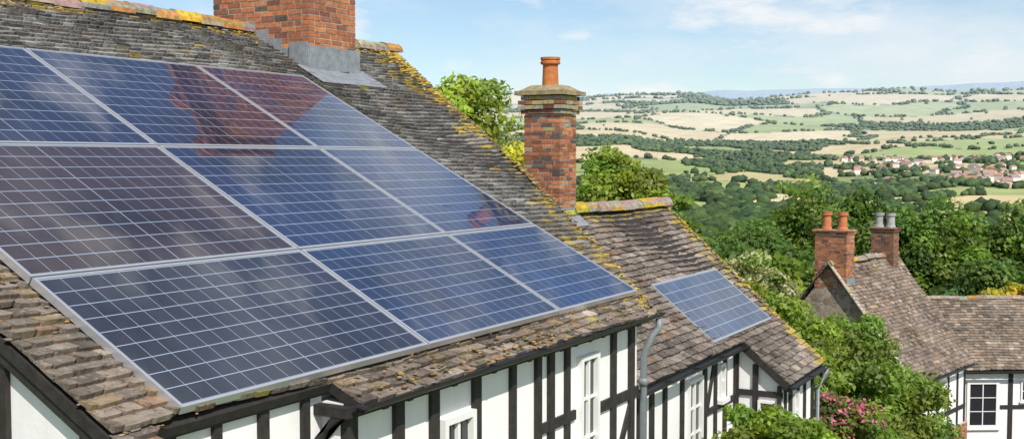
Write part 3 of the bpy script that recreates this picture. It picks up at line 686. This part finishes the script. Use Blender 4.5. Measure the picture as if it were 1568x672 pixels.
# village
mb=MB()
for i in range(115):
    j=random.random()
    if j<.5: px_az=math.radians(random.gauss(6.4,2.2)); r=random.uniform(880,1060)
    elif j<.75: px_az=math.radians(random.gauss(10.8,1.6)); r=random.uniform(1100,1320)
    else: px_az=math.radians(random.gauss(6.4,2.6)); r=random.uniform(1150,1480)
    zz=float(height(np.array([px_az]),np.array([r]))[0]); c=V3(r*math.cos(px_az),r*math.sin(px_az),zz-1.4); t=random.uniform(0,math.pi)
    ex=V3(math.cos(t),math.sin(t),0); ey=V3(-ex.y,ex.x,0); w=random.uniform(5.5,9); d=random.uniform(4.2,5.5); h=random.uniform(4.4,5.4)
    wc=random.choice([(.76,.74,.70),(.73,.70,.64),(.60,.5,.42),(.78,.77,.74)]); rc=random.choice([(.40,.23,.17),(.38,.24,.19),(.28,.24,.22),(.44,.29,.22)])
    o=c-ex*w/2-ey*d/2; mb.box(o,ex*w,ey*d,UP*h,0,wc)
    q=[o-ey*.4+UP*h,o+ey*(d+.4)+UP*h,o+ey*d/2+UP*(h+d*.42)]
    mb.prism(q,ex*w,0,rc)
    mb.box(o+ex*w*.2-ey*.02+UP*h*.62,ex*w*.12,ey*.02,UP*.9,0,(.1,.1,.12)); mb.box(o+ex*w*.6-ey*.02+UP*h*.62,ex*w*.12,ey*.02,UP*.9,0,(.1,.1,.12))
mb.build('distant_village',[FARH])
# ================================================================== TREES
def leaves(name,parent,crowns,nclump,nleaf,size,col,seed=0,flower=None,crad=.30):
    g=np.random.default_rng(seed); P=[];Nn=[];C=[];S=[]; cents=[]
    for (cx,cy,cz),(rx,ry,rz) in crowns:
        k=max(6,int(nclump)); d=g.normal(size=(k,3)); d/=np.linalg.norm(d,axis=1)[:,None]; q=g.uniform(.25,1,k)**.45
        q*=1+.16*np.sin(d[:,0]*5+seed)+.12*np.cos(d[:,1]*7+d[:,2]*4+seed)
        cc=np.array([cx,cy,cz])+d*q[:,None]*np.array([rx,ry,rz])*.86
        R=(rx*ry*rz)**(1/3); cents.append(cc)
        for j in range(k):
            rc=R*crad*g.uniform(.55,1.3); m=int(nleaf*g.uniform(.6,1.3)); dd=g.normal(size=(m,3)); dd/=np.linalg.norm(dd,axis=1)[:,None]
            p=cc[j]+dd*(rc*g.uniform(.15,1,m)**.5)[:,None]*np.array([1.15,1.15,.75]); P.append(p)
            nn=dd*.7+g.normal(size=(m,3))*.6+np.array([-.15,-.15,.45]); nn/=np.linalg.norm(nn,axis=1)[:,None]; Nn.append(nn)
            b=np.array(col)*g.uniform(.6,1.35)*np.array([g.uniform(.85,1.3),1,g.uniform(.7,1.1)])
            cl=b*g.uniform(.7,1.3,(m,1))
            if flower:
                fm=(g.random(m)<flower[1])&(dd[:,2]>-.3); cl[fm]=np.array(flower[0])*g.uniform(.7,1.2,(fm.sum(),1))
            C.append(cl); S.append(size*g.uniform(.6,1.35,m))
    P=np.vstack(P);Nn=np.vstack(Nn);C=np.vstack(C);S=np.concatenate(S)[:,None]
    t=np.cross(Nn,g.normal(size=P.shape)); t/=np.linalg.norm(t,axis=1)[:,None]; b=np.cross(Nn,t)
    v=np.stack([P-t*S,P-b*S*.55+Nn*S*.12,P+t*S,P+b*S*.55+Nn*S*.12],1).reshape(-1,3); f=np.arange(len(v)).reshape(-1,4)
    npmesh(name,v,f,C,[LEAF],parent); return np.vstack(cents)
def tree(name,x,y,zc,rx,rz,gz,ncl,nlf,size,col,seed,extra=(),flower=None):
    e=empty(name); cr=[((x,y,zc),(rx,rx,rz))]+list(extra)
    cents=leaves('crown',e,cr,ncl,nlf,size,col,seed,flower)
    random.seed(seed); mb=MB(); tr=max(.06,rx*.09); top=V3(x,y,zc-rz*.1)
    pts=[V3(x,y,gz-.3),V3(x+.05*rx,y,gz+(zc-gz)*.4),V3(x,y+.05*rx,gz+(zc-gz)*.75),top]
    mb.tube(pts,tr,10,radii=[tr*1.3,tr,tr*.75,tr*.4])
    for j in range(min(16,len(cents))):
        q=Vector(cents[random.randrange(len(cents))]); s_=pts[1].lerp(pts[3],random.uniform(.3,1)); m=s_.lerp(q,.5)+UP*.1*rz
        mb.tube([s_,m,q],tr*.3,6,radii=[tr*.4,tr*.25,tr*.08],caps=False)
    mb.build('trunk_and_limbs',[BARK],e,True); return e
def gzat(x,y): return float(height(np.array([math.atan2(y,x)]),np.array([math.hypot(x,y)]))[0])
def T(name,x,y,zc,rx,rz,ncl,nlf,size,col,seed,**k): return tree(name,x,y,zc,rx,rz,gzat(x,y),ncl,nlf,size,col,seed,**k)
BR=(.21,.30,.045); MID=(.14,.23,.04); DK=(.10,.18,.038); YG=(.34,.42,.06)
T('lime_tree',18.4,11.85,.08,1.6,1.65,80,320,.065,YG,1)
T('broadleaf_tree',27.6,12.1,-1.35,1.45,1.6,65,240,.085,(.19,.28,.045),2)
T('broadleaf_tree',29.9,12.2,-2.3,1.6,1.5,55,220,.085,MID,21)
belt=[(66,20.8,-8.1,4.2,4.6,DK),(60,23.2,-7.3,3.6,3.4,MID),(73.8,18.5,-6.8,4.2,4.6,MID),(76,14.6,-6.5,4.4,4.8,DK),(76,11.2,-7.1,3.8,4.8,MID),(78,7.6,-7.7,4.0,4.9,DK),(78,4.2,-7.9,4.0,4.9,MID),(79,.4,-8.0,4.2,5.0,DK),(80,-3.6,-8.1,4.2,5.0,MID),(64,14,-8.6,3.4,3.6,MID),(66,7,-8.9,3.4,3.4,DK),(66,1.5,-8.9,3.4,3.4,MID),(50,16.2,-6.8,2.6,3.0,MID),(46,14,-6.3,2.2,2.4,BR)]
for i,(x,y,zc,rx,rz,c) in enumerate(belt): T('broadleaf_tree',x,y,zc,rx,rz,85,260,.18,c,30+i)
T('flowering_shrub',31.0,9.6,-3.75,1.25,1.1,50,220,.08,(.24,.28,.10),60,flower=((.62,.60,.40),.35))
T('garden_tree',22.0,6.15,-3.9,1.15,1.3,65,280,.06,BR,61)
T('garden_tree',25.2,5.9,-4.9,1.5,1.5,75,280,.07,(.17,.26,.045),62)
T('garden_tree',27.5,5.3,-6.0,1.6,1.4,75,260,.07,(.16,.25,.045),63)
T('garden_tree',19.5,5.3,-4.3,.9,1.0,55,260,.055,BR,64)
T('garden_tree',26.5,8.0,-4.3,1.4,1.3,60,260,.07,BR,65)
T('garden_tree',24.0,7.2,-4.4,1.2,1.2,60,260,.065,(.18,.27,.045),70)
T('rose_bush',17.6,4.0,-4.05,.62,.55,45,240,.04,(.14,.22,.04),66,flower=((.72,.20,.32),.32))
T('garden_shrub',20.5,4.2,-5.4,1.1,.9,55,240,.055,BR,67)
T('climbing_shrub',11.6,3.35,-2.95,.55,.48,50,260,.036,(.22,.33,.045),68)
T('yellow_shrub',52,4.6,-6.4,1.5,1.2,40,180,.12,(.40,.40,.05),69)
# ================================================================== LIGHT / SKY / CAMERA
S=Vector((-.48,-.60,.80)).normalized()
sd=bpy.data.lights.new('sun','SUN'); sd.energy=4.9; sd.angle=math.radians(.5); sd.color=(1,.95,.875)
so=bpy.data.objects.new('sun',sd); scene.collection.objects.link(so); so.rotation_euler=S.to_track_quat('Z','Y').to_euler()
w=bpy.data.worlds.new('World'); scene.world=w; w.use_nodes=True; nt=w.node_tree; bg=nt.nodes['Background']
sky=nt.nodes.new('ShaderNodeTexSky'); sky.sky_type='NISHITA'; sky.sun_disc=False; sky.sun_elevation=math.asin(S.z); sky.sun_rotation=math.atan2(S.x,S.y); sky.air_density=1.0; sky.dust_density=.3; sky.ozone_density=3.0
tc=nt.nodes.new('ShaderNodeTexCoord'); mp=nt.nodes.new('ShaderNodeMapping'); mp.inputs['Scale'].default_value=(1,1,3.0); nt.links.new(tc.outputs['Generated'],mp.inputs[0])
n=noise(nt,2.6,8,.58,mp.outputs[0]); r=ramp(nt,n,[(.47,.03),(.66,.8)])
c=mix(nt,r.outputs[0],sky.outputs[0],(7.0,7.3,7.6))
mp2=nt.nodes.new('ShaderNodeMapping'); mp2.inputs['Scale'].default_value=(1,1,3.4); nt.links.new(tc.outputs['Generated'],mp2.inputs[0])
n=noise(nt,9,7,.55,mp2.outputs[0]); r=ramp(nt,n,[(.55,0),(.68,.85)])
c=mix(nt,r.outputs[0],c,(7.5,7.6,7.7))
nt.links.new(c,bg.inputs[0]); bg.inputs[1].default_value=.125
cam=bpy.data.cameras.new('cam'); co=bpy.data.objects.new('cam',cam); scene.collection.objects.link(co); scene.camera=co
cam.sensor_width=36; cam.lens=36*1750/1568; cam.clip_start=.05; cam.clip_end=30000
yw=math.radians(29.1); pt=math.radians(3.0)
Fw=V3(math.cos(yw)*math.cos(pt),math.sin(yw)*math.cos(pt),-math.sin(pt)); Rt=V3(math.sin(yw),-math.cos(yw),0); Uu=Rt.cross(Fw)
co.matrix_world=Matrix(((Rt.x,Uu.x,-Fw.x,0),(Rt.y,Uu.y,-Fw.y,0),(Rt.z,Uu.z,-Fw.z,0),(0,0,0,1)))
scene.view_settings.view_transform='Standard'; scene.view_settings.look='None'; scene.view_settings.exposure=0
